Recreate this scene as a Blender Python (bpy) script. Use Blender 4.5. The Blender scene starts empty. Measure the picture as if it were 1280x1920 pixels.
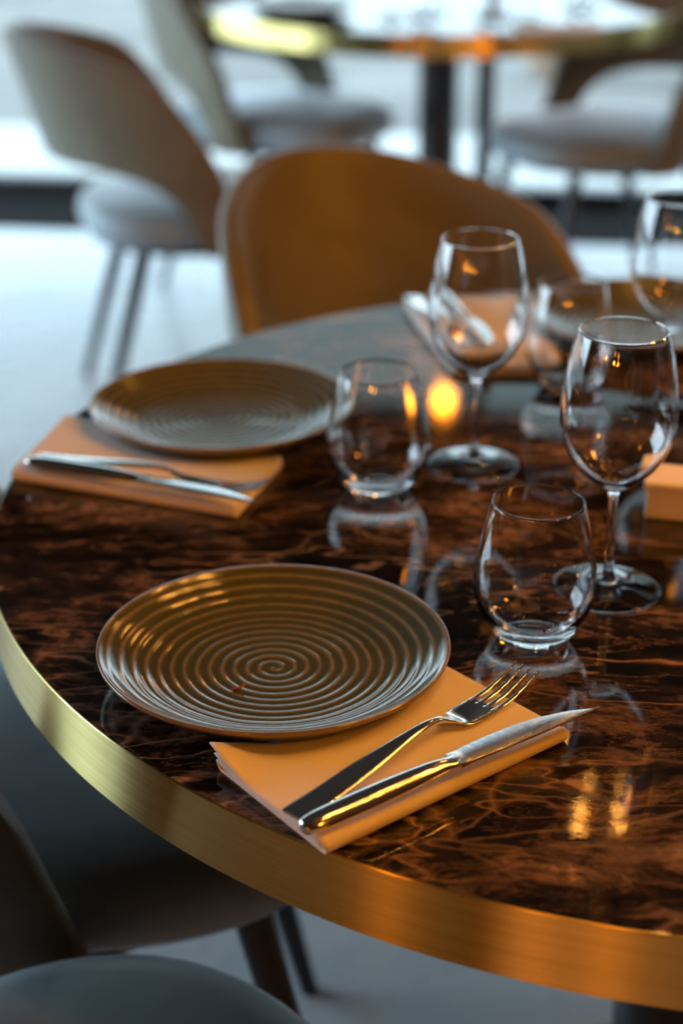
import bpy, math, random
from mathutils import Vector, noise
random.seed(7)
PI = math.pi
scene = bpy.context.scene
COL = scene.collection

# ------------------------------------------------------------------ camera
cam_data = bpy.data.cameras.new('camera')
cam = bpy.data.objects.new('camera', cam_data)
COL.objects.link(cam)
cam.location = (0, 0, 1.394)
cam.rotation_euler = (PI / 2 - 0.4208, 0, 0)
cam_data.sensor_fit = 'VERTICAL'
cam_data.sensor_height = 36
cam_data.sensor_width = 24
cam_data.lens = 3292 / 1920 * 36
cam_data.clip_start = 0.05
cam_data.dof.use_dof = True
cam_data.dof.focus_distance = 1.215
cam_data.dof.aperture_fstop = 3.1
scene.camera = cam

# ------------------------------------------------------------------ look
scene.view_settings.view_transform = 'Standard'
scene.view_settings.look = 'None'
scene.view_settings.exposure = 0.15
scene.view_settings.gamma = 1.0
scene.view_settings.use_curve_mapping = False
scene.cycles.use_denoising = True
scene.cycles.max_bounces = 14
scene.cycles.transparent_max_bounces = 24
scene.cycles.transmission_bounces = 12
scene.cycles.glossy_bounces = 6
scene.cycles.diffuse_bounces = 4
scene.cycles.sample_clamp_indirect = 20.0
scene.cycles.caustics_reflective = True
scene.cycles.caustics_refractive = True
scene.cycles.blur_glossy = 0.3

# ------------------------------------------------------------------ world: pale overcast daylight
world = bpy.data.worlds.new('world')
scene.world = world
world.use_nodes = True
wb = world.node_tree.nodes['Background']
wb.inputs[0].default_value = (0.65, 0.85, 1.0, 1)
wb.inputs[1].default_value = 9.3

WARM = (1.0, 0.30, 0.015)
BULB = (1.0, 0.42, 0.07)

ROOM_ROT = math.radians(-6.0)          # the window wall is turned a little from the camera
def room(x, y):                         # room frame -> world, turning about (-.95, 5.5)
    dx, dy = x + 0.95, y - 5.5
    c, s = math.cos(ROOM_ROT), math.sin(ROOM_ROT)
    return (-0.95 + dx * c - dy * s, 5.5 + dx * s + dy * c)

def portal(name, loc, rot, sx, sy):
    l = bpy.data.lights.new(name, 'AREA')
    l.shape = 'RECTANGLE'; l.size = sx; l.size_y = sy
    l.cycles.is_portal = True
    o = bpy.data.objects.new(name, l)
    COL.objects.link(o)
    o.location = loc; o.rotation_euler = rot
    return o
px_, py_ = room(0.5, 5.62)
portal('daylight_portal_back', (px_, py_, 1.25), (PI / 2, 0, PI + ROOM_ROT + PI), 7.4, 2.3)
px_, py_ = room(-3.1, 3.0)
portal('daylight_portal_left', (px_, py_, 1.25), (PI / 2, 0, ROOM_ROT + PI / 2 + PI), 4.6, 2.3)

# ------------------------------------------------------------------ materials
def new_mat(name):
    m = bpy.data.materials.new(name); m.use_nodes = True
    return m, m.node_tree.nodes, m.node_tree.links, m.node_tree.nodes['Principled BSDF']
def plain(name, col, rough=0.5, metal=0.0, **kw):
    m, n, l, b = new_mat(name)
    b.inputs['Base Color'].default_value = (*col, 1)
    b.inputs['Roughness'].default_value = rough
    b.inputs['Metallic'].default_value = metal
    for k, v in kw.items():
        b.inputs[k.replace('_', ' ')].default_value = v
    return m
def ramp(n, stops, interp='LINEAR'):
    r = n.new('ShaderNodeValToRGB'); r.color_ramp.interpolation = interp
    e = r.color_ramp.elements
    while len(e) < len(stops): e.new(0.5)
    for i, (p, c) in enumerate(stops):
        e[i].position = p; e[i].color = (*c, 1) if len(c) == 3 else c
    return r
def coords(n, l, scale=(1, 1, 1), rot=(0, 0, 0), loc=(0, 0, 0)):
    t = n.new('ShaderNodeTexCoord'); m = n.new('ShaderNodeMapping')
    m.inputs['Scale'].default_value = scale; m.inputs['Rotation'].default_value = rot
    m.inputs['Location'].default_value = loc
    l.new(t.outputs['Object'], m.inputs['Vector'])
    return m.outputs['Vector']
def tex_noise(n, l, vec, scale, detail=6, rough=0.55, dist=0.0):
    t = n.new('ShaderNodeTexNoise'); t.inputs['Scale'].default_value = scale
    t.inputs['Detail'].default_value = detail; t.inputs['Roughness'].default_value = rough
    t.inputs['Distortion'].default_value = dist
    l.new(vec, t.inputs['Vector'])
    return t.outputs['Fac']
def math_node(n, l, op, a, b=None, c=None):
    m = n.new('ShaderNodeMath'); m.operation = op
    for i, v in enumerate((a, b, c)):
        if v is None: continue
        if isinstance(v, (int, float)): m.inputs[i].default_value = v
        else: l.new(v, m.inputs[i])
    return m.outputs[0]
def mix_col(n, l, fac, a, b, mode='MIX'):
    m = n.new('ShaderNodeMix'); m.data_type = 'RGBA'; m.blend_type = mode
    for sock, v in ((m.inputs[0], fac), (m.inputs[6], a), (m.inputs[7], b)):
        if isinstance(v, (int, float)): sock.default_value = v
        elif isinstance(v, tuple): sock.default_value = (*v, 1)
        else: l.new(v, sock)
    return m.outputs[2]
def bump(n, l, h, strength, dist, to):
    b = n.new('ShaderNodeBump'); b.inputs['Strength'].default_value = strength
    b.inputs['Distance'].default_value = dist
    l.new(h, b.inputs['Height']); l.new(b.outputs[0], to.inputs['Normal'])
    return b

def make_marble():
    m, n, l, b = new_mat('emperador_marble')
    v = coords(n, l, (1.0, 1.75, 1.0), (0, 0, math.radians(-14)))
    # warp
    w = n.new('ShaderNodeTexNoise'); w.inputs['Scale'].default_value = 3.2; w.inputs['Detail'].default_value = 9
    l.new(v, w.inputs['Vector'])
    sub = n.new('ShaderNodeVectorMath'); sub.operation = 'SUBTRACT'; sub.inputs[1].default_value = (.5, .5, .5)
    l.new(w.outputs['Color'], sub.inputs[0])
    sc = n.new('ShaderNodeVectorMath'); sc.operation = 'SCALE'; sc.inputs['Scale'].default_value = 0.24
    l.new(sub.outputs[0], sc.inputs[0])
    ad = n.new('ShaderNodeVectorMath'); ad.operation = 'ADD'
    l.new(v, ad.inputs[0]); l.new(sc.outputs[0], ad.inputs[1])
    wv = ad.outputs[0]
    base = tex_noise(n, l, wv, 6.0, 12, 0.72, 0.15)
    base_c = ramp(n, [(0.44, (0.006, 0.0045, 0.004)), (0.505, (0.017, 0.012, 0.009)), (0.53, (0.056, 0.037, 0.028)), (0.592, (0.090, 0.060, 0.044)), (0.612, (0.19, 0.135, 0.10)), (0.74, (0.34, 0.25, 0.19))])
    l.new(base, base_c.inputs[0])
    fine = tex_noise(n, l, wv, 42, 12, 0.78, 0.3)
    fine_c = ramp(n, [(0.45, (0.25, 0.25, 0.25)), (0.51, (0.95, 0.9, 0.85)), (0.60, (2.2, 2.0, 1.85))])
    l.new(fine, fine_c.inputs[0])
    c1 = mix_col(n, l, 0.8, base_c.outputs[0], fine_c.outputs[0], 'MULTIPLY')
    # long pale veins: ridges of a stretched noise
    vv = coords(n, l, (0.8, 3.4, 1.0), (0, 0, math.radians(-10)), (3.1, 1.7, 0))
    ad2 = n.new('ShaderNodeVectorMath'); ad2.operation = 'ADD'
    l.new(vv, ad2.inputs[0]); l.new(sc.outputs[0], ad2.inputs[1])
    def ridge(scale, width, detail=3.0, src=None):
        f = tex_noise(n, l, src or ad2.outputs[0], scale, detail, 0.66, 0.1)
        d = math_node(n, l, 'ABSOLUTE', math_node(n, l, 'SUBTRACT', f, 0.5))
        r = ramp(n, [(0.0, (1, 1, 1)), (width, (0.25, 0.25, 0.25)), (width * 2.4, (0, 0, 0))])
        l.new(d, r.inputs[0]); return r.outputs[0]
    mask_n = tex_noise(n, l, wv, 2.3, 3, 0.5)
    mask = ramp(n, [(0.45, (0, 0, 0)), (0.62, (1, 1, 1))]); l.new(mask_n, mask.inputs[0])
    v1 = math_node(n, l, 'MULTIPLY', ridge(3.4, 0.006), math_node(n, l, 'MULTIPLY_ADD', mask.outputs[0], 0.8, 0.2))
    v2 = math_node(n, l, 'MULTIPLY', ridge(9.0, 0.010, 5), math_node(n, l, 'MULTIPLY', mask.outputs[0], 0.55))
    c2 = mix_col(n, l, v1, c1, (0.33, 0.21, 0.145))
    c3a = mix_col(n, l, v2, c2, (0.22, 0.14, 0.10))
    ve = n.new('ShaderNodeTexVoronoi'); ve.feature = 'DISTANCE_TO_EDGE'; ve.inputs['Scale'].default_value = 5.5
    l.new(wv, ve.inputs['Vector'])
    er = ramp(n, [(0.0, (1, 1, 1)), (0.012, (0.4, 0.4, 0.4)), (0.03, (0, 0, 0))]); l.new(ve.outputs['Distance'], er.inputs[0])
    em = tex_noise(n, l, v, 4.3, 4, 0.6)
    emr = ramp(n, [(0.50, (0, 0, 0)), (0.60, (1, 1, 1))]); l.new(em, emr.inputs[0])
    c3 = mix_col(n, l, math_node(n, l, 'MULTIPLY', math_node(n, l, 'MULTIPLY', er.outputs[0], emr.outputs[0]), 0.38), c3a, (0.34, 0.24, 0.18))
    # breccia islands
    vo = n.new('ShaderNodeTexVoronoi'); vo.inputs['Scale'].default_value = 11; vo.inputs['Randomness'].default_value = 1
    l.new(wv, vo.inputs['Vector'])
    isl = ramp(n, [(0.10, (1, 1, 1)), (0.16, (0, 0, 0))]); l.new(vo.outputs['Distance'], isl.inputs[0])
    sepc = n.new('ShaderNodeSeparateColor'); l.new(vo.outputs['Color'], sepc.inputs[0])
    pick = math_node(n, l, 'GREATER_THAN', sepc.outputs[0], 0.80)
    isf = math_node(n, l, 'MULTIPLY', isl.outputs[0], pick)
    c4 = mix_col(n, l, isf, c3, (0.30, 0.20, 0.145))
    l.new(c4, b.inputs['Base Color'])
    b.inputs['Roughness'].default_value = 0.05
    b.inputs['IOR'].default_value = 1.50
    gr = tex_noise(n, l, coords(n, l), 260, 2, 0.5)
    bump(n, l, gr, 0.03, 0.0006, b)
    return m

def make_brass():
    m, n, l, b = new_mat('brushed_brass')
    b.inputs['Metallic'].default_value = 1
    v = coords(n, l, (1, 1, 90))
    g = tex_noise(n, l, v, 6, 4, 0.6)
    c = ramp(n, [(0.3, (0.62, 0.49, 0.17)), (0.7, (0.76, 0.62, 0.26))]); l.new(g, c.inputs[0])
    sv = coords(n, l, (1, 1, 1))
    sp = tex_noise(n, l, sv, 22, 8, 0.7)
    s = ramp(n, [(0.70, (0, 0, 0)), (0.76, (1, 1, 1))]); l.new(sp, s.inputs[0])
    cc = mix_col(n, l, math_node(n, l, 'MULTIPLY', s.outputs[0], 0.35), c.outputs[0], (0.85, 0.76, 0.5))
    l.new(cc, b.inputs['Base Color'])
    b.inputs['Roughness'].default_value = 0.29
    b.inputs['Anisotropic'].default_value = 1.0
    tan = n.new('ShaderNodeTangent'); tan.direction_type = 'RADIAL'; tan.axis = 'Z'
    l.new(tan.outputs[0], b.inputs['Tangent'])
    b.inputs['Anisotropic Rotation'].default_value = 0.25
    return m

def make_velvet(name='olive_velvet', lo=(0.105, 0.092, 0.058), hi=(0.148, 0.130, 0.086), sheen=0.42):
    m, n, l, b = new_mat(name)
    v = coords(n, l)
    a = tex_noise(n, l, v, 7, 4, 0.6, 0.4)
    c = ramp(n, [(0.3, lo), (0.7, hi)]); l.new(a, c.inputs[0])
    l.new(c.outputs[0], b.inputs['Base Color'])
    b.inputs['Roughness'].default_value = 0.46
    b.inputs['Specular IOR Level'].default_value = 0.35
    b.inputs['Sheen Weight'].default_value = sheen
    b.inputs['Sheen Roughness'].default_value = 0.30
    b.inputs['Sheen Tint'].default_value = (0.85, 0.93, 1.0, 1)
    f = tex_noise(n, l, v, 420, 2, 0.5)
    bump(n, l, f, 0.15, 0.001, b)
    return m

def make_glaze():
    m, n, l, b = new_mat('ridged_stoneware_glaze')
    t = n.new('ShaderNodeTexCoord'); s = n.new('ShaderNodeSeparateXYZ'); l.new(t.outputs['Object'], s.inputs[0])
    r = math_node(n, l, 'SQRT', math_node(n, l, 'ADD', math_node(n, l, 'MULTIPLY', s.outputs[0], s.outputs[0]), math_node(n, l, 'MULTIPLY', s.outputs[1], s.outputs[1])))
    a = math_node(n, l, 'ARCTAN2', s.outputs[1], s.outputs[0])
    ph = math_node(n, l, 'SUBTRACT', math_node(n, l, 'DIVIDE', r, PITCH), math_node(n, l, 'DIVIDE', a, 2 * PI))
    co = math_node(n, l, 'COSINE', math_node(n, l, 'MULTIPLY', ph, 2 * PI))
    up = math_node(n, l, 'MULTIPLY_ADD', co, 0.5, 0.5)
    nz = tex_noise(n, l, coords(n, l), 95, 6, 0.7)
    up2 = math_node(n, l, 'ADD', up, math_node(n, l, 'MULTIPLY_ADD', nz, 0.5, -0.25))
    c = ramp(n, [(0.25, (0.042, 0.052, 0.030)), (0.75, (0.070, 0.080, 0.052)), (1.0, (0.19, 0.165, 0.125))])
    l.new(up2, c.inputs[0])
    big = tex_noise(n, l, coords(n, l), 18, 5, 0.6)
    c2 = mix_col(n, l, math_node(n, l, 'MULTIPLY', big, 0.35), c.outputs[0], (0.09, 0.11, 0.08))
    rim = ramp(n, [(0.965, (0, 0, 0)), (0.985, (1, 1, 1))]); l.new(math_node(n, l, 'DIVIDE', r, 0.1303), rim.inputs[0])
    c3 = mix_col(n, l, math_node(n, l, 'MULTIPLY', rim.outputs[0], 0.75), c2, (0.22, 0.155, 0.10))
    l.new(c3, b.inputs['Base Color'])
    b.inputs['Roughness'].default_value = 0.13
    b.inputs['IOR'].default_value = 1.68
    bump(n, l, nz, 0.06, 0.0012, b)
    return m

def make_linen():
    m, n, l, b = new_mat('napkin_cloth')
    v = coords(n, l)
    b.inputs['Base Color'].default_value = (0.66, 0.63, 0.60, 1)
    b.inputs['Roughness'].default_value = 0.9
    b.inputs['Specular IOR Level'].default_value = 0.2
    b.inputs['Sheen Weight'].default_value = 0.15
    w = n.new('ShaderNodeTexWave'); w.inputs['Scale'].default_value = 700; w.bands_direction = 'DIAGONAL'
    l.new(v, w.inputs['Vector'])
    q = tex_noise(n, l, v, 500, 2, 0.5)
    bump(n, l, math_node(n, l, 'ADD', w.outputs['Fac'], q), 0.12, 0.0006, b)
    return m

def make_steel():
    m, n, l, b = new_mat('polished_steel')
    b.inputs['Base Color'].default_value = (0.74, 0.73, 0.71, 1)
    b.inputs['Metallic'].default_value = 1
    b.inputs['Roughness'].default_value = 0.13
    v = coords(n, l, (1, 8, 8))
    g = tex_noise(n, l, v, 120, 3, 0.5)
    bump(n, l, g, 0.03, 0.0005, b)
    return m

def make_glass():
    m, n, l, b = new_mat('clear_glass')
    b.inputs['Base Color'].default_value = (1, 1, 1, 1)
    b.inputs['Roughness'].default_value = 0.0
    b.inputs['IOR'].default_value = 1.48
    b.inputs['Transmission Weight'].default_value = 1.0
    return m

def make_pane():
    m, n, l, b = new_mat('window_pane_glass')
    n.remove(b)
    out = n['Material Output']
    tr = n.new('ShaderNodeBsdfTransparent'); tr.inputs[0].default_value = (0.95, 0.97, 0.97, 1)
    gl = n.new('ShaderNodeBsdfGlossy'); gl.inputs['Roughness'].default_value = 0.0
    fr = n.new('ShaderNodeFresnel'); fr.inputs['IOR'].default_value = 1.3
    mx = n.new('ShaderNodeMixShader')
    l.new(fr.outputs[0], mx.inputs[0]); l.new(tr.outputs[0], mx.inputs[1]); l.new(gl.outputs[0], mx.inputs[2])
    l.new(mx.outputs[0], out.inputs[0])
    return m

def make_floor():
    m, n, l, b = new_mat('polished_concrete')
    v = coords(n, l)
    a = tex_noise(n, l, v, 1.6, 8, 0.6, 0.3)
    c = ramp(n, [(0.3, (0.35, 0.385, 0.415)), (0.7, (0.47, 0.505, 0.53))]); l.new(a, c.inputs[0])
    l.new(c.outputs[0], b.inputs['Base Color'])
    r = ramp(n, [(0.3, (0.22, 0.22, 0.22)), (0.7, (0.34, 0.34, 0.34))]); l.new(tex_noise(n, l, v, 5, 5), r.inputs[0])
    l.new(r.outputs[0], b.inputs['Roughness'])
    return m

def make_paving():
    m, n, l, b = new_mat('pale_paving')
    v = coords(n, l)
    br = n.new('ShaderNodeTexBrick'); br.inputs['Scale'].default_value = 1.0
    br.inputs['Brick Width'].default_value = 1.2; br.inputs['Row Height'].default_value = 0.6
    br.inputs['Mortar Size'].default_value = 0.012
    br.inputs['Color1'].default_value = (0.085, 0.083, 0.078, 1); br.inputs['Color2'].default_value = (0.12, 0.116, 0.108, 1)
    br.inputs['Mortar'].default_value = (0.08, 0.08, 0.075, 1)
    l.new(v, br.inputs['Vector'])
    a = tex_noise(n, l, v, 1.2, 7, 0.6)
    c = ramp(n, [(0.35, (0.62, 0.6, 0.58)), (0.65, (1.0, 1.0, 1.0))]); l.new(a, c.inputs[0])
    l.new(mix_col(n, l, 0.8, br.outputs[0], c.outputs[0], 'MULTIPLY'), b.inputs['Base Color'])
    b.inputs['Roughness'].default_value = 0.8
    return m

PITCH = 0.0093
M = dict(
    marble=make_marble(), brass=make_brass(), velvet=make_velvet(), seat_velvet=make_velvet('blue_grey_seat_velvet', (0.165, 0.215, 0.24), (0.235, 0.29, 0.32), 1.0), glaze=make_glaze(), linen=make_linen(),
    steel=make_steel(), glass=make_glass(), pane=make_pane(), floor=make_floor(), paving=make_paving(),
    blade=plain('satin_blade_steel', (0.70, 0.70, 0.69), 0.24, 1.0),
    black=plain('black_powder_coat', (0.010, 0.011, 0.013), 0.45),
    frame=plain('black_window_frame', (0.012, 0.012, 0.013), 0.4),
    matte_black=plain('sill_reflection_black', (0.010, 0.010, 0.010), 0.9, 0.0, Specular_IOR_Level=0.05),  # black for the sill reflection laid on the floor
    wood_under=plain('dark_underside_board', (0.03, 0.02, 0.015), 0.6),
    ceiling=plain('dark_ceiling', (0.022, 0.018, 0.015), 0.8),
    wall=plain('dark_brown_wall', (0.060, 0.038, 0.026), 0.75),
    kerb=plain('white_kerb_stone', (0.26, 0.265, 0.26), 0.7),
    light_reflector=plain('light_reflector_white', (0.60, 0.61, 0.60), 0.8),  # pale tone of the added reflector wall outside
    sky_blocker=plain('sky_blocker_grey', (0.135, 0.15, 0.135), 0.85),  # dark tone of the added sky-blocking wall outside
    soil=plain('dry_soil', (0.06, 0.045, 0.03), 0.95),
    card=plain('white_card', (0.74, 0.70, 0.66), 0.7),
    seam=plain('dark_velvet_seam', (0.10, 0.095, 0.08), 0.9),
    lampmetal=plain('aged_brass_lamp', (0.35, 0.24, 0.09), 0.35, 1.0),
    tea=plain('dry_rusty_crumb', (0.22, 0.07, 0.02), 0.7),
    planter=plain('weathered_brown_planter', (0.24, 0.17, 0.12), 0.8),
)
def emitter(name, col, strength):
    m, n, l, b = new_mat(name)
    b.inputs['Base Color'].default_value = (*col, 1)
    b.inputs['Emission Color'].default_value = (*col, 1)
    b.inputs['Emission Strength'].default_value = strength
    return m
M['globe'] = emitter('warm_globe_bulb', WARM, 95.0)
M['small_globe'] = emitter('small_bright_globe', WARM, 520.0)
M['bulb'] = emitter('small_filament_bulb', BULB, 380.0)

# ------------------------------------------------------------------ helpers
def mesh_obj(name, verts, faces, mat, parent=None, smooth=True, loc=None, rotz=None):
    me = bpy.data.meshes.new(name)
    me.from_pydata([tuple(v) for v in verts], [], faces)
    me.validate(); me.update()
    if smooth:
        for p in me.polygons: p.use_smooth = True
    me.materials.append(mat)
    o = bpy.data.objects.new(name, me); COL.objects.link(o)
    if parent: o.parent = parent
    if loc is not None: o.location = loc
    if rotz is not None: o.rotation_euler = (0, 0, rotz)
    return o
def tag(o, label, cat, group=None):
    o['label'] = label; o['category'] = cat
    if group: o['group'] = group
    return o
def thing(name, label, cat, loc=(0, 0, 0), rotz=0, group=None):
    o = bpy.data.objects.new(name, None); COL.objects.link(o)
    o.empty_display_size = 0.05
    o.location = loc; o.rotation_euler = (0, 0, rotz)
    return tag(o, label, cat, group)
def struct(o):
    o['kind'] = 'structure'; return o
def copy_tree(src, loc, rotz, label, group=None, parent=None):
    c = src.copy(); COL.objects.link(c)
    if parent is None:
        c.location = loc; c.rotation_euler = (0, 0, rotz); c['label'] = label
        if group: c['group'] = group
    else: c.parent = parent
    for ch in list(src.children): copy_tree(ch, None, None, None, None, c)
    return c
def autosmooth(o, ang=35):
    o.data.set_sharp_from_angle(angle=math.radians(ang)); return o

def lathe(profile, seg=64, closed=False):
    """profile: (r, z) from axis to axis (or a closed loop)."""
    V, F, rings = [], [], []
    for r, z in profile:
        if r < 1e-6: rings.append([len(V)]); V.append((0, 0, z))
        else:
            st = len(V); rings.append(list(range(st, st + seg)))
            for k in range(seg):
                a = 2 * PI * k / seg; V.append((r * math.cos(a), r * math.sin(a), z))
    prs = list(zip(rings, rings[1:])) + ([(rings[-1], rings[0])] if closed else [])
    for A, B in prs:
        if len(A) == 1 and len(B) == 1: continue
        for k in range(seg):
            k2 = (k + 1) % seg
            if len(A) == 1: F.append((A[0], B[k2], B[k]))
            elif len(B) == 1: F.append((A[k], A[k2], B[0]))
            else: F.append((A[k], A[k2], B[k2], B[k]))
    return V, F
def box_mesh(x0, x1, y0, y1, z0, z1):
    V = [(x, y, z) for z in (z0, z1) for y in (y0, y1) for x in (x0, x1)]
    F = [(0, 2, 3, 1), (4, 5, 7, 6), (0, 1, 5, 4), (2, 6, 7, 3), (0, 4, 6, 2), (1, 3, 7, 5)]
    return V, F
def loft(stations, n=16, exp=2.0):
    """stations: (centre, half width vector, half height vector)."""
    V, F = [], []
    for c, w, h in stations:
        c, w, h = Vector(c), Vector(w), Vector(h)
        for k in range(n):
            a = 2 * PI * k / n; ca, sa = math.cos(a), math.sin(a)
            u = math.copysign(abs(ca) ** (2 / exp), ca); v = math.copysign(abs(sa) ** (2 / exp), sa)
            V.append(c + w * u + h * v)
    m = len(stations)
    for i in range(m - 1):
        for k in range(n):
            k2 = (k + 1) % n
            F.append((i * n + k, i * n + k2, (i + 1) * n + k2, (i + 1) * n + k))
    F.append(tuple(range(n - 1, -1, -1))); F.append(tuple(range((m - 1) * n, m * n)))
    return V, F
def merge(*parts):
    V, F = [], []
    for v, f in parts:
        o = len(V); V += list(v); F += [tuple(i + o for i in g) for g in f]
    return V, F
def tube(pts, r, n=10):
    st = []
    P = [Vector(p) for p in pts]
    for i, p in enumerate(P):
        d = (P[min(i + 1, len(P) - 1)] - P[max(i - 1, 0)]).normalized()
        up = Vector((0, 0, 1)) if abs(d.z) < 0.95 else Vector((1, 0, 0))
        s = d.cross(up).normalized(); t = s.cross(d)
        rr = r[i] if isinstance(r, (list, tuple)) else r
        st.append((p, s * rr, t * rr))
    return loft(st, n)
def spline(pts, k=8):
    """Catmull-Rom through tuples."""
    out = []
    n = len(pts)
    for i in range(n - 1):
        p0, p1, p2, p3 = pts[max(i - 1, 0)], pts[i], pts[i + 1], pts[min(i + 2, n - 1)]
        for j in range(k):
            t = j / k
            out.append(tuple(0.5 * (2 * b + (c - a) * t + (2 * a - 5 * b + 4 * c - d) * t * t + (-a + 3 * b - 3 * c + d) * t ** 3)
                             for a, b, c, d in zip(p0, p1, p2, p3)))
    out.append(tuple(pts[-1])); return out

# ------------------------------------------------------------------ setting: room shell
def room_box(name, x0, x1, y0, y1, z0, z1, mat, parent=None):
    V, F = box_mesh(x0, x1, y0, y1, z0, z1)
    V = [(*room(x, y), z) for x, y, z in V]
    return mesh_obj(name, V, F, mat, parent, smooth=False)
XL, XR, YB, YF = -3.2, 4.4, 5.6, -3.2      # room frame extents
ZC = 2.75
struct(room_box('floor', XL, XR, YF, YB + .1, -0.05, 0.0, M['floor']))
struct(room_box('ceiling', XL - .1, XR + .1, YF - .1, YB + .1, ZC, ZC + 0.1, M['ceiling']))
struct(room_box('wall_right', XR, XR + .1, YF, YB + .1, -0.05, ZC, M['wall']))
struct(room_box('wall_front', XL - .1, XR, YF - .1, YF, -0.05, ZC, M['wall']))
struct(room_box('wall_left', XL - .1, XL, YF, 1.4, -0.05, ZC, M['wall']))
ZH = 2.25
struct(room_box('wall_back', XL - .1, XR, YB, YB + .1, ZH, ZC, M['ceiling']))
struct(room_box('trim_1', XL - .1, XL, 1.4, YB, ZH, ZC, M['ceiling']))
def window(name, a0, a1, side):
    """A glazed bay: frame of four bars with its pane."""
    fr = 0.055
    def bar(p0, p1, z0, z1):
        if side == 'back': return [(*room(x, y), z) for x, y, z in box_mesh(p0, p1, YB, YB + .07, z0, z1)[0]]
        return [(*room(x, y), z) for x, y, z in box_mesh(XL - .07, XL, p0, p1, z0, z1)[0]]
    F = box_mesh(0, 1, 0, 1, 0, 1)[1]
    fm = merge((bar(a0, a1, 0, .065), F), (bar(a0, a1, ZH - .06, ZH), F), (bar(a0, a0 + fr / 2, .065, ZH - .06), F), (bar(a1 - fr / 2, a1, .065, ZH - .06), F))
    o = mesh_obj(name, fm[0], fm[1], M['frame'], smooth=False); struct(o)
    if side == 'back': pv = [(*room(x, YB + .035), z) for x, z in ((a0, .065), (a1, .065), (a1, ZH - .06), (a0, ZH - .06))]
    else: pv = [(*room(XL - .035, y), z) for y, z in ((a0, .065), (a1, .065), (a1, ZH - .06), (a0, ZH - .06))]
    mesh_obj('pane', pv, [(0, 1, 2, 3)], M['pane'], o, smooth=False)
struct(room_box('trim_sill_reflection', XL, XR, YB - .38, YB, 0, .006, M['matte_black']))  # dark reflection of the window sill in the floor, laid as a black strip
k = 1
for a0, a1 in ((-3.2, -1.38), (-1.38, .44), (.44, 2.26), (2.26, 4.4)):
    window('window_%d' % k, a0, a1, 'back'); k += 1
for a0, a1 in ((1.4, 3.4), (3.4, 5.6)):
    window('window_%d' % k, a0, a1, 'left'); k += 1

# outside: white kerb strip along the glass and pale paving beyond
def ground_strip(name, x0, x1, y0, y1, z0, z1, mat):
    o = room_box(name, x0, x1, y0, y1, z0, z1, mat); struct(o); return o
ground_strip('ground_paving', -30, 30, -20, 40, -0.40, -0.08, M['paving'])
ground_strip('ground_kerb', -12, 14, 5.72, 6.75, -0.08, -0.01, M['kerb'])

struct(room_box('wall_sky_blocker', -14, 16, 13.0, 13.4, 3.0, 8.0, M['sky_blocker']))  # unseen wall added to keep bright sky out of the table's reflection
struct(room_box('trim_light_reflector', -14, 16, 12.95, 13.4, -.08, 3.0, M['light_reflector']))  # unseen pale lower wall, added to reflect as highlights in plates and glasses
def make_planter(label, x, y, s):
    t = thing('planter', label, 'planter', (x, y, -.08), 0, 'planters outside the window')
    V, F = lathe([(0, 0), (.17 * s, 0), (.20 * s, .06 * s), (.25 * s, .34 * s), (.27 * s, .36 * s), (.27 * s, .40 * s), (.235 * s, .40 * s), (.23 * s, .35 * s), (0, .35 * s)], 40)
    o = mesh_obj('pot', V, F, M['planter'], t); autosmooth(o, 30)
    V, F = lathe([(.228 * s, .352 * s), (.15 * s, .366 * s), (0, .37 * s)], 40)
    mesh_obj('soil', V, F, M['soil'], t)
make_planter('weathered brown planter outside the window, beyond the pedestal of the far table', 1.02, 8.2, .75)
make_planter('weathered brown planter outside the window, behind the blue seat at the right', 1.72, 7.9, .85)

# ------------------------------------------------------------------ round tables
TX, TY, TR, TZ = 0.339, 1.468, 0.651, 0.75
def make_table(label, loc, group):
    t = thing('round_table', label, 'table', loc, 0, group)
    V, F = lathe([(0, TZ - .006), (TR - .004, TZ - .006), (TR - .0016, TZ - .0004), (TR - .003, TZ), (TR - .0045, TZ), (TR - .007, TZ), (TR * .9, TZ), (TR * .5, TZ), (0, TZ)], 192)
    mesh_obj('marble_top', V, F, M['marble'], t); autosmooth(t.children[-1], 30)
    V, F = lathe([(TR - .0014, TZ - .054), (TR, TZ - .053), (TR, TZ - .0012), (TR - .0006, TZ - .0004), (TR - .0014, TZ - .0004)], 256, closed=True)
    o = mesh_obj('brass_edge', V, F, M['brass'], t); autosmooth(o, 30)
    V, F = lathe([(0, TZ - .05), (TR - .0016, TZ - .05), (TR - .0016, TZ - .006), (0, TZ - .006)], 96)
    o = mesh_obj('underside_board', V, F, M['wood_under'], t); autosmooth(o, 30)
    V, F = lathe([(0, 0), (.155, 0), (.16, .003), (.16, .010), (.152, .014), (.08, .018), (0, .018)], 64)
    o = mesh_obj('base_plate', V, F, M['black'], t); autosmooth(o, 30)
    V, F = merge(lathe([(0, .018), (.054, .018), (.054, TZ - .06), (0, TZ - .06)], 40),
                 lathe([(0, TZ - .062), (.16, TZ - .062), (.16, TZ - .05), (0, TZ - .05)], 40))
    o = mesh_obj('pedestal', V, F, M['black'], t); autosmooth(o, 30)
    return t
table = make_table('round dark brown marble table with brass edge laid with plates and glasses', (TX, TY, 0), None)
table2 = copy_tree(table, (0.26, 4.76, 0), 0.8, 'second round marble table with brass edge, blurred near the window wall')

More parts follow.
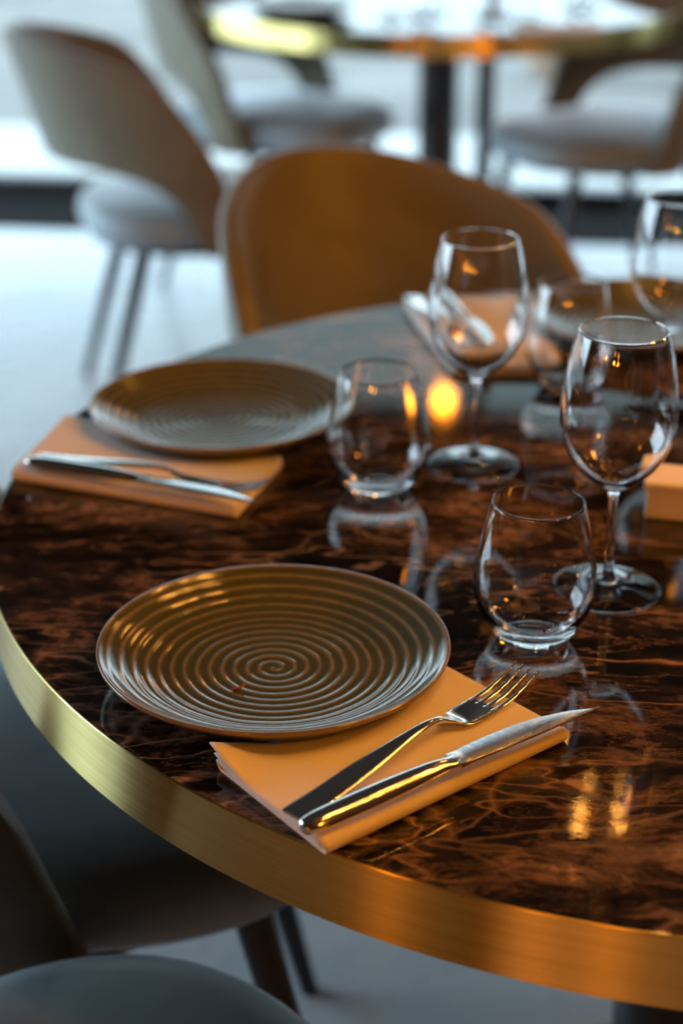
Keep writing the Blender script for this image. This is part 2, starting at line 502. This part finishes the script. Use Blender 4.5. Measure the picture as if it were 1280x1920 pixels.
# ------------------------------------------------------------------ chairs
def make_chair(label, loc, rotz, group):
    """Faces local +X, origin on the floor under the seat."""
    t = thing('dining_chair', label, 'chair', loc, rotz, group)
    # seat cushion: superelliptic plan with a puffed edge
    def se_ring(a, b, z, n=48, e=2.8, ox=0.0):
        out = []
        for k in range(n):
            an = 2 * PI * k / n; ca, sa = math.cos(an), math.sin(an)
            out.append((ox + a * math.copysign(abs(ca) ** (2 / e), ca), b * math.copysign(abs(sa) ** (2 / e), sa), z))
        return out
    prof = [(.0, .405), (.80, .400), (.93, .405), (.985, .420), (1.0, .440), (.985, .460), (.93, .474), (.82, .482), (.6, .487), (.3, .489), (.0, .490)]
    V, F = [], []
    n = 48
    for s, z in prof:
        if s == 0: V.append((0, 0, z))
        else: V += se_ring(.285 * s, .235 * s, z, n, 2.8, .03)
    F += [(0, 1 + (k + 1) % n, 1 + k) for k in range(n)]
    for i in range(len(prof) - 3):
        for k in range(n):
            k2 = (k + 1) % n; A = 1 + i * n; B = A + n
            F.append((A + k, A + k2, B + k2, B + k))
    last = 1 + (len(prof) - 3) * n; top = last + n
    F += [(last + k, last + (k + 1) % n, top) for k in range(n)]
    mesh_obj('seat', V, F, M['seat_velvet'], t)
    # wrap-around shell with an arched opening behind the seat
    PH = math.radians(104); NU, NV = 48, 14
    V, F = [], []
    for i in range(NU + 1):
        u = -1 + 2 * i / NU
        for j in range(NV + 1):
            v = j / NV
            ph0 = u * PH
            zt = .575 + .262 * max(0.0, math.cos(u * PI / 2)) ** 0.58
            q = abs(ph0) / math.radians(82)
            zb = .395 + (.178 * math.sqrt(max(0, 1 - q ** 4.5)) if q < 1 else 0)
            z = zb + (zt - zb) * v
            ph = ph0 * (1 - .13 * max(0, (z - .40)) / .18 * max(0, abs(u) - .6) / .4)
            lean = max(0, (z - .40) / .46)
            r1 = .260 + .125 * lean * max(0, math.cos(ph)) + .010 * lean
            r2 = .262 + .018 * lean
            V.append((-r1 * math.cos(ph) + .01, r2 * math.sin(ph), z))
    for i in range(NU):
        for j in range(NV):
            a = i * (NV + 1) + j; b = a + NV + 1
            F.append((a, b, b + 1, a + 1))
    o = mesh_obj('backrest_shell', V, F, M['velvet'], t)
    sm = o.modifiers.new('thickness', 'SOLIDIFY'); sm.thickness = .032; sm.offset = 0
    ss = o.modifiers.new('soften', 'SUBSURF'); ss.levels = 1; ss.render_levels = 1
    # dark frame plate under the seat
    V2, F2 = lathe([(0, .385), (.20, .385), (.215, .39), (.215, .402), (0, .402)], 40)
    V2 = [(x * 1.08, y * 1.02, z) for x, y, z in V2]
    o = mesh_obj('seat_frame', V2, F2, M['black'], t); autosmooth(o, 30)
    for sx, sy in ((1, 1), (1, -1), (-1, 1), (-1, -1)):
        x0 = .205 if sx > 0 else -.135; x1 = .295 if sx > 0 else -.245
        V3, F3 = tube([(x0, sy * .155, .395), ((x0 + x1) / 2, sy * .178, .20), (x1, sy * .20, .0)], [.019, .0155, .0105], 16)
        o = mesh_obj('leg', V3, F3, M['black'], t); autosmooth(o, 40)
    return t
CH = 'velvet dining chairs around the marble tables'
chair = make_chair('golden brown lit chair at the far side of the laid table, facing the camera', (.14, 2.23, 0), math.radians(-58), CH)
copy_tree(chair, (-.315, 3.76, 0), math.radians(13), 'grey brown velvet chair beyond the left table edge, seat showing through its arched back opening', CH)
copy_tree(chair, (-.18, 4.70, 0), math.radians(-27), 'dark olive chair with pale blue seat at the left of the far table', CH)
copy_tree(chair, (.69, 4.46, 0), math.radians(205), 'chair with pale blue seat at the right of the far table', CH)
copy_tree(chair, (-.307, 1.465, 0), math.radians(7), 'chair tucked under the left edge of the laid table, its seat in warm shade', CH)
copy_tree(chair, (-.25, .885, 0), math.radians(40), 'grey seat of the chair cut by the bottom left corner, nearest the camera', CH)

# ------------------------------------------------------------------ plates
def make_plate(label, loc, rotz, group):
    R = .1303
    NR, NA = 150, 288
    def base(r):      # upper surface height
        t = r / R
        return .0058 + .0080 * t * t + .0155 * (max(0, t - .60) / .40) ** 1.7
    V, F = [], []
    V.append((0, 0, base(0) + .0006))
    rs = [R * .985 * (i / NR) for i in range(1, NR + 1)]
    for r in rs:
        for k in range(NA):
            a = 2 * PI * k / NA
            aa = a if a <= PI else a - 2 * PI
            ph = r / PITCH - aa / (2 * PI)
            amp = .00030 * min(1, r / .006) * (1 - .45 * max(0, (r / R - .75) / .25))
            w = math.cos(2 * PI * ph); w = 2 * ((w + 1) / 2) ** 2.2 - 1
            z = base(r) + amp * w + .0003 * noise.noise((r * 40 * math.cos(a), r * 40 * math.sin(a), 0))
            if r > R * .95: z = base(r) + (z - base(r)) * (R * .985 - r) / (R * .035)
            V.append((r * math.cos(a), r * math.sin(a), z))
    for k in range(NA): F.append((0, 1 + k, 1 + (k + 1) % NA))
    rings = NR
    zr = base(R * .985)
    tail = [(R * .995, zr + .0002), (R, zr - .0012), (R * .997, zr - .0030), (R * .97, zr - .0058), (R * .90, .0140), (R * .80, .0088), (R * .70, .0050), (R * .62, .0026), (R * .60, .0008), (R * .575, .0), (R * .555, .001), (R * .54, .0022), (R * .2, .0026)]
    for r, z in tail:
        for k in range(NA):
            a = 2 * PI * k / NA; V.append((r * math.cos(a), r * math.sin(a), z))
        rings += 1
    for i in range(rings - 1):
        A = 1 + i * NA; B = A + NA
        for k in range(NA):
            k2 = (k + 1) % NA; F.append((A + k, B + k, B + k2, A + k2))
    V.append((0, 0, .0026)); last = 1 + (rings - 1) * NA; c = len(V) - 1
    for k in range(NA): F.append((last + k, c, last + (k + 1) % NA))
    o = mesh_obj('dinner_plate', V, F, M['glaze'], None, True, loc, rotz)
    return tag(o, label, 'plate', group)
PG = 'ridged stoneware plates'
plate = make_plate('sharp ridged olive stoneware plate in front, beside the nearest napkin', (-.0499, 1.143, TZ), 2.2, PG)
plate2 = copy_tree(plate, (-.1211, 1.650, TZ), .7, 'blurred olive plate behind the front one, above the left napkin', PG)
plate3 = copy_tree(plate, (.345, 1.945, TZ), 1.9, 'blurred green plate at the far side, seen through the right glasses', PG)
cr = tube([(-.006, -.001, .0004), (-.002, .000, .001), (.003, .003, .0014), (.005, .008, .0035)], [.0006, .0012, .0008, .0003], 8)
tag(mesh_obj('crumb', cr[0], cr[1], M['tea'], None, True, (-.074, 1.108, TZ + .0072)), 'tiny rusty brown crumb lying on the front plate', 'crumb')

# ------------------------------------------------------------------ napkins
def make_napkin(label, corners, group, seed=0, lift=.010, press=None):
    """corners (world xy): near-left, far-left, far-right, near-right; fold runs from near-left to near-right."""
    NLx, FL, FR, NR_ = [Vector((x, y, 0)) for x, y in corners]
    cen = (NLx + FL + FR + NR_) / 4
    NS = 56
    # cross-section path (w across from free side 0 to fold side 1, z)
    path = []
    def lay(w0, w1, z, n=16): return [(w0 + (w1 - w0) * i / n, z) for i in range(n + 1)]
    path += [(w, z, 3) for w, z in lay(0.0, .955, .0098)]
    path += [(.975, .0112, 3), (.995, .0104, 2.8), (1.008, .0082, 2.4), (1.012, .0058, 1.5), (1.006, .0030, .6), (.99, .0012, 0)]
    path += [(w, z, 0) for w, z in lay(.955, .03, .0010)]
    path += [(.008, .0014, 0), (.002, .0024, .5), (.008, .0034, 1)]
    path += [(w, z, 1) for w, z in lay(.03, .94, .0038)]
    path += [(.957, .0044, 1.2), (.962, .0053, 1.5), (.957, .0062, 1.8)]
    path += [(w, z, 2) for w, z in lay(.94, .02, .0068)]
    V, F = [], []
    for i in range(NS + 1):
        s = i / NS
        for w, z, ly in path:
            # layers are slightly fanned at the near short end (s = 0)
            off = (-.030 + .034 * (ly / 3)) * max(0, 1 - s * 5) * (1 - .55 * w) if seed % 2 == 0 else (-.008 + .008 * ly / 3) * max(0, 1 - s * 5)
            ss = s - off * (1 if ly < 3 else .2)
            a = FL.lerp(FR, ss); b = NLx.lerp(NR_, ss)
            if w < .2: wob = .0022 * math.sin(s * 5.1 + seed) * (1 - w / .2)
            else: wob = 0
            p = a.lerp(b, w)
            p += (b - a).normalized() * wob
            cnr = max(0, 1 - s * 4.5) * max(0, 1 - w * 2.4)
            zz = z + (lift * cnr ** 1.3) * (ly / 3) ** .8
            zz += .0011 * (ly / 3) * noise.noise((s * 3 + seed, w * 2.4, ly * .2))
            zz += .0018 * (ly / 3) * math.sin(s * PI) * math.sin(w * PI) * .5
            if ly >= 2.9: zz += .0022 * math.exp(-((w - .86) / .10) ** 2) * math.exp(-(s / .25) ** 2)
            if press:       # the cloth is pressed flat where the plate's underside reaches over it
                q = (math.hypot(p.x - press[0], p.y - press[1]) - .094) / .026
                q = min(1, max(0, q)); zz *= .38 + .62 * q * q * (3 - 2 * q)
            V.append((p.x - cen.x, p.y - cen.y, max(zz, .0008)))
    m = len(path)
    for i in range(NS):
        for j in range(m - 1):
            a = i * m + j; F.append((a, a + m, a + m + 1, a + 1))
    o = mesh_obj('napkin', V, F, M['linen'], None, True, (cen.x, cen.y, TZ))
    sd = o.modifiers.new('cloth', 'SOLIDIFY'); sd.thickness = .0011; sd.offset = 0
    return tag(o, label, 'napkin', group)
NG = 'folded cloth napkins'
make_napkin('folded napkin under the sharp fork and knife beside the front plate', [(-.012, .911), (-.088, 1.008), (.078, 1.137), (.156, 1.048)], NG, 0, .0145, (-.0499, 1.143))
make_napkin('blurred folded napkin in front of the second plate at the left table edge', [(-.308, 1.510), (-.278, 1.655), (-.056, 1.546), (-.094, 1.424)], NG, 1, .003, (-.1211, 1.650))
make_napkin('blurred folded napkin at the far table edge behind the back wine glass', [(.232, 2.05), (.075, 2.055), (.118, 1.806), (.235, 1.800)], NG, 3, .002)

# ------------------------------------------------------------------ cutlery
def make_fork(label, loc, rotz, group):
    t = thing('fork', label, 'fork', loc, rotz, group)
    st = spline([(0, .0094, .0016, .0010), (.003, .0101, .0018, .0013), (.03, .0100, .0030, .0014), (.065, .0088, .0068, .0016), (.10, .0058, .0105, .0019), (.125, .0040, .0120, .0022), (.140, .0033, .0108, .0024), (.148, .0042, .0080, .0021), (.157, .0090, .0044, .0013)], 6)
    V, F = loft([((x, 0, z), (0, w, 0), (0, 0, h)) for x, w, z, h in st], 18, 2.6)
    mesh_obj('handle', V, F, M['steel'], t)
    hd = spline([(.155, .0075, .0052, .0015), (.160, .0112, .0034, .0012), (.167, .0127, .0025, .0011), (.184, .0131, .0021, .0011), (.190, .0131, .0021, .0011)], 5)
    parts = [loft([((x, 0, z), (0, w, 0), (0, 0, h)) for x, w, z, h in hd], 18, 3.2)]
    for i in range(4):
        y0 = (i - 1.5) * .0070
        tn = spline([(.186, y0, .0024, .0021), (.196, y0, .0022, .0021), (.210, y0 * .99, .0038, .0019), (.224, y0 * .97, .0078, .0016), (.236, y0 * .95, .0128, .0008), (.238, y0 * .95, .0138, .0004)], 5)
        parts.append(loft([((x, y, z), (0, w, 0), (-.0004, 0, .0010 if x < .23 else .0006)) for x, y, z, w in tn], 12, 2.6))
    V, F = merge(*parts)
    o = mesh_obj('tines', V, F, M['steel'], t); autosmooth(o, 50)
    return t
def make_knife(label, loc, rotz, group, tilt=-.10):
    t = thing('table_knife', label, 'knife', loc, rotz, group)
    st = spline([(0, .0040, .0052, .0026), (.0025, .0068, .0054, .0046), (.012, .0085, .0062, .0054), (.035, .0090, .0070, .0056), (.07, .0086, .0080, .0054), (.098, .0074, .0086, .0048), (.112, .0062, .0086, .0042), (.120, .0062, .0086, .0030), (.126, .0074, .0086, .0019)], 6)
    V, F = loft([((x, 0, z), (0, w, 0), (0, 0, h)) for x, w, z, h in st], 22, 2.3)
    mesh_obj('handle', V, F, M['steel'], t)
    # blade, spine towards -Y, serrated edge towards +Y
    V, F = [], []
    n = 150; L0, L1 = .122, .245
    for i in range(n + 1):
        s = i / n; x = L0 + (L1 - L0) * s
        w_up = .0090 + .0034 * math.sin(min(1, s * 1.35) * PI) ** .8 - .0030 * s
        if s > .62: w_up = w_up + (-.0108 - w_up) * ((s - .62) / .38) ** 2.1
        w_dn = -.0084 - .0016 * s - .0010 * math.sin(s * PI)
        if .10 < s < .62: w_up += .0008 * abs(math.sin(s * PI * 17))
        if w_up < w_dn + .0006: w_up = w_dn + .0006
        mid = (w_up + w_dn) / 2
        th_s, th_e = .0013 * (1 - .4 * s), .0003
        flat = min(1, s / .08)
        for y, h in ((w_dn, th_s * .7), (w_dn + .0012, th_s * 1.1), (mid, th_s), (mid + (w_up - mid) * .35, th_s * .95), (w_up, th_e)):
            hh = h * flat + .0019 * (1 - flat)
            for sg in (1, -1):
                zc = .0086 + .0016 * s
                V.append((x, y * math.cos(tilt), zc + sg * hh + (y - 0) * math.sin(tilt)))
    m = 10
    for i in range(n):
        A = i * m; B = A + m
        for j in range(4):
            F.append((A + 2 * j, A + 2 * j + 2, B + 2 * j + 2, B + 2 * j))
            F.append((A + 2 * j + 1, B + 2 * j + 1, B + 2 * j + 3, A + 2 * j + 3))
        F.append((A, B, B + 1, A + 1)); F.append((A + 8, A + 9, B + 9, B + 8))
    F.append((0, 1, 3, 5, 7, 9, 8, 6, 4, 2)); q = n * m
    F.append((q, q + 2, q + 4, q + 6, q + 8, q + 9, q + 7, q + 5, q + 3, q + 1))
    o = mesh_obj('blade', V, F, M['blade'], t); autosmooth(o, 28)
    return t
ZN = TZ + .0125
FG, KG = 'steel forks on the napkins', 'steel knives on the napkins'
fork = make_fork('sharp steel fork lying on the nearest napkin, tines towards the tumbler', (-.031, .937, ZN), math.atan2(.171, .164), FG)
knife = make_knife('sharp steel knife on the nearest napkin, tip past the rolled fold', (-.0245, .917, ZN), math.atan2(.143, .194), KG)
copy_tree(fork, (-.288, 1.535, ZN), math.atan2(-.078, .19), 'blurred steel fork on the napkin at the left table edge', FG)
copy_tree(knife, (-.293, 1.515, ZN), math.atan2(-.103, .23), 'blurred steel knife on the napkin at the left table edge', KG)
copy_tree(fork, (.085, 2.045, ZN), math.atan2(-.22, .055), 'blurred steel fork on the far napkin behind the back wine glass', FG)
copy_tree(knife, (.112, 2.05, ZN), math.atan2(-.22, .055), 'blurred steel knife on the far napkin behind the back wine glass', KG)

# ------------------------------------------------------------------ glasses
def make_wine_glass(label, loc, group):
    out = spline([(.0, .0, ), (.020, .0), (.040, .0), (.0425, .0006), (.0429, .0016), (.0415, .0026), (.034, .0036), (.022, .0054), (.011, .0086), (.0060, .0135), (.0042, .022), (.0037, .038), (.0035, .060), (.0037, .078), (.0046, .0865), (.0075, .0905), (.0150, .0955), (.0265, .1045), (.0365, .1170), (.0430, .1320), (.0458, .1480), (.0455, .1640), (.0435, .1820), (.0400, .2020), (.0352, .2205)], 4)
    inn = spline([(.0338, .2213), (.0344, .2207), (.0390, .2020), (.0425, .1820), (.0445, .1640), (.0447, .1480), (.0419, .1325), (.0354, .1180), (.0255, .1060), (.0140, .0978), (.0060, .0948), (.0, .0942)], 4)
    prof = out + [(.0349, .2215), (.0343, .2217)] + inn
    # clean: keep radii non negative
    prof = [(max(0, r), z) for r, z in prof]
    V, F = lathe(prof, 96)
    o = mesh_obj('wine_glass', V, F, M['glass'], None, True, loc)
    return tag(o, label, 'wine glass', group)
def make_tumbler(label, loc, group):
    out = spline([(.0, .0008), (.014, .0006), (.0235, .0), (.0262, .0009), (.0305, .0065), (.0370, .0170), (.0432, .0290), (.0466, .0410), (.0471, .0500), (.0455, .0660), (.0420, .0850), (.0378, .1040), (.0350, .1146)], 5)
    inn = spline([(.0337, .1146), (.0365, .1040), (.0407, .0850), (.0441, .0660), (.0456, .0500), (.0450, .0415), (.0412, .0300), (.0340, .0190), (.0240, .0120), (.0120, .0094), (.0, .0088)], 5)
    prof = [(max(0, r), z) for r, z in out + [(.0347, .1153), (.0341, .1154)] + inn]
    V, F = lathe(prof, 96)
    o = mesh_obj('stemless_tumbler', V, F, M['glass'], None, True, loc)
    return tag(o, label, 'glass', group)
WG, TG = 'empty stemmed wine glasses', 'empty stemless tumblers'
wine = make_wine_glass('empty wine glass standing behind the sharp front tumbler', (.2167, 1.284, TZ), WG)
copy_tree(wine, (.1256, 1.5485, TZ), .3, 'empty wine glass in the middle, behind the left tumbler', WG)
copy_tree(wine, (.335, 1.700, TZ), .6, 'blurred empty wine glass cut by the right edge of the frame', WG)
tumbler = make_tumbler('sharp empty stemless tumbler in front, beyond the fork tines', (.1474, 1.2013, TZ), TG)
copy_tree(tumbler, (.0335, 1.489, TZ), .4, 'stemless tumbler overlapping the right rim of the second plate', TG)
copy_tree(tumbler, (.241, 1.768, TZ), .9, 'blurred stemless tumbler between the middle and the right wine glasses', TG)
copy_tree(tumbler, (.400, 1.590, TZ), 1.4, 'stemless tumbler barely showing at the right edge of the frame', TG)

# small pale card box at the right edge
bx = thing('packet_box', 'small pale box cut by the right edge behind the front wine glass', 'box', (.318, 1.435, TZ), math.radians(-14))
V, F = box_mesh(-.045, .045, -.022, .022, 0, .030)
o = mesh_obj('box_body', V, F, M['card'], bx, False); mb = o.modifiers.new('edge', 'BEVEL'); mb.width = .003; mb.segments = 3
V, F = box_mesh(-.047, .047, -.024, .024, .028, .036)
o = mesh_obj('lid', V, F, M['card'], bx, False); mb = o.modifiers.new('edge', 'BEVEL'); mb.width = .002; mb.segments = 3

# glassware and plates on the far table
FGp, FTp = 'wine glasses on the far table', 'tumblers on the far table'
for (x, y, lab) in ((.12, 4.33, 'blurred wine glass on the left of the far table'), (.45, 4.30, 'blurred wine glass above the black pedestal of the far table')):
    copy_tree(wine, (x, y, TZ), 0, lab, FGp)
for (x, y, lab) in ((.20, 4.22, 'blurred tumbler at the front left of the far table'), (.36, 4.20, 'blurred tumbler at the front middle of the far table'), (.58, 4.36, 'blurred tumbler at the right of the far table')):
    copy_tree(tumbler, (x, y, TZ), 0, lab, FTp)
make_napkin('blurred napkin lying on the far table by the window', [(.40, 4.09), (.40, 4.20), (.60, 4.22), (.60, 4.12)], NG, 5, .002)
copy_tree(plate, (-.10, 4.42, TZ), .3, 'blurred plate on the left side of the far table', PG)

# ------------------------------------------------------------------ lamps (all hang above the frame)
def make_pendant(label, loc, group, r=.075, gm=None):
    x, y, z = loc
    t = thing('pendant_lamp', label, 'lamp', (x, y, z), 0, group)
    V, F = lathe([(r * math.sin(PI * i / 20), -r * math.cos(PI * i / 20)) for i in range(21)], 32)
    mesh_obj('globe', V, F, gm or M['globe'], t)
    V, F = lathe([(0, r * .96), (.022, r * .94), (.026, r + .02), (.018, r + .05), (0, r + .055)], 24)
    mesh_obj('socket', V, F, M['lampmetal'], t)
    V, F = tube([(0, 0, r + .05), (0, 0, ZC - z)], .003, 8)
    mesh_obj('cord', V, F, M['black'], t)
    return t
PL = 'warm globe pendants'
pend = make_pendant('small warm globe pendant hanging over the far table', (.286, 4.62, 1.83), PL, .024)
key = make_pendant('large warm globe pendant at the right of the laid table', (1.25, 1.15, 1.85), PL, .098)
copy_tree(key, (1.45, -.2, 2.0), 0, 'large warm globe pendant behind the camera at the right', PL)
back = make_pendant('small warm globe pendant behind the camera, rightmost of three in a row', (-.62, -1.18, 1.35), PL, .030, M['small_globe'])
for (x, y, z, lab) in ((-1.0, -1.02, 1.35, 'small warm globe pendant behind the camera, middle of three in a row'), (-1.62, -.46, 1.35, 'small warm globe pendant behind the camera, leftmost of three in a row')):
    copy_tree(back, (x, y, z), 0, lab, PL)
def make_chandelier(label, loc, R=.26, nb=7, bs=1.0):
    x, y, z = loc
    t = thing('chandelier', label, 'lamp', loc)
    V, F = tube([(0, 0, .02), (0, 0, ZC - z)], .006, 10); mesh_obj('rod', V, F, M['lampmetal'], t)
    for i in range(nb):
        a = 2 * PI * i / nb + .3; c, s = math.cos(a), math.sin(a)
        rr = R * (1 if i % 2 else .72); dz = .05 * (i % 3) * min(1, R / .2)
        V, F = tube([(0, 0, .05), (rr * .5 * c, rr * .5 * s, .05 + dz * .5), (rr * c, rr * s, .05 + dz)], .005, 8)
        arm = mesh_obj('arm', V, F, M['lampmetal'], t)
        V, F = lathe([(.0075 * bs * math.sin(PI * j / 12), -.013 * bs * math.cos(PI * j / 12)) for j in range(13)], 16)
        V = [(px + rr * c, py + rr * s, pz + .035 + dz) for px, py, pz in V]
        mesh_obj('bulb', V, F, M['bulb'], arm)
    return t
make_chandelier('many armed chandelier with small filament bulbs beyond the laid table', (.42, 2.36, 1.61), .065, 4, .6)
make_chandelier('many armed chandelier with small filament bulbs above the laid table', (.62, 1.35, 1.85), .32, 12, 1.5)
make_chandelier('many armed chandelier with small filament bulbs at the right of the room', (1.9, 2.3, 1.8), .32, 9, 1.5)
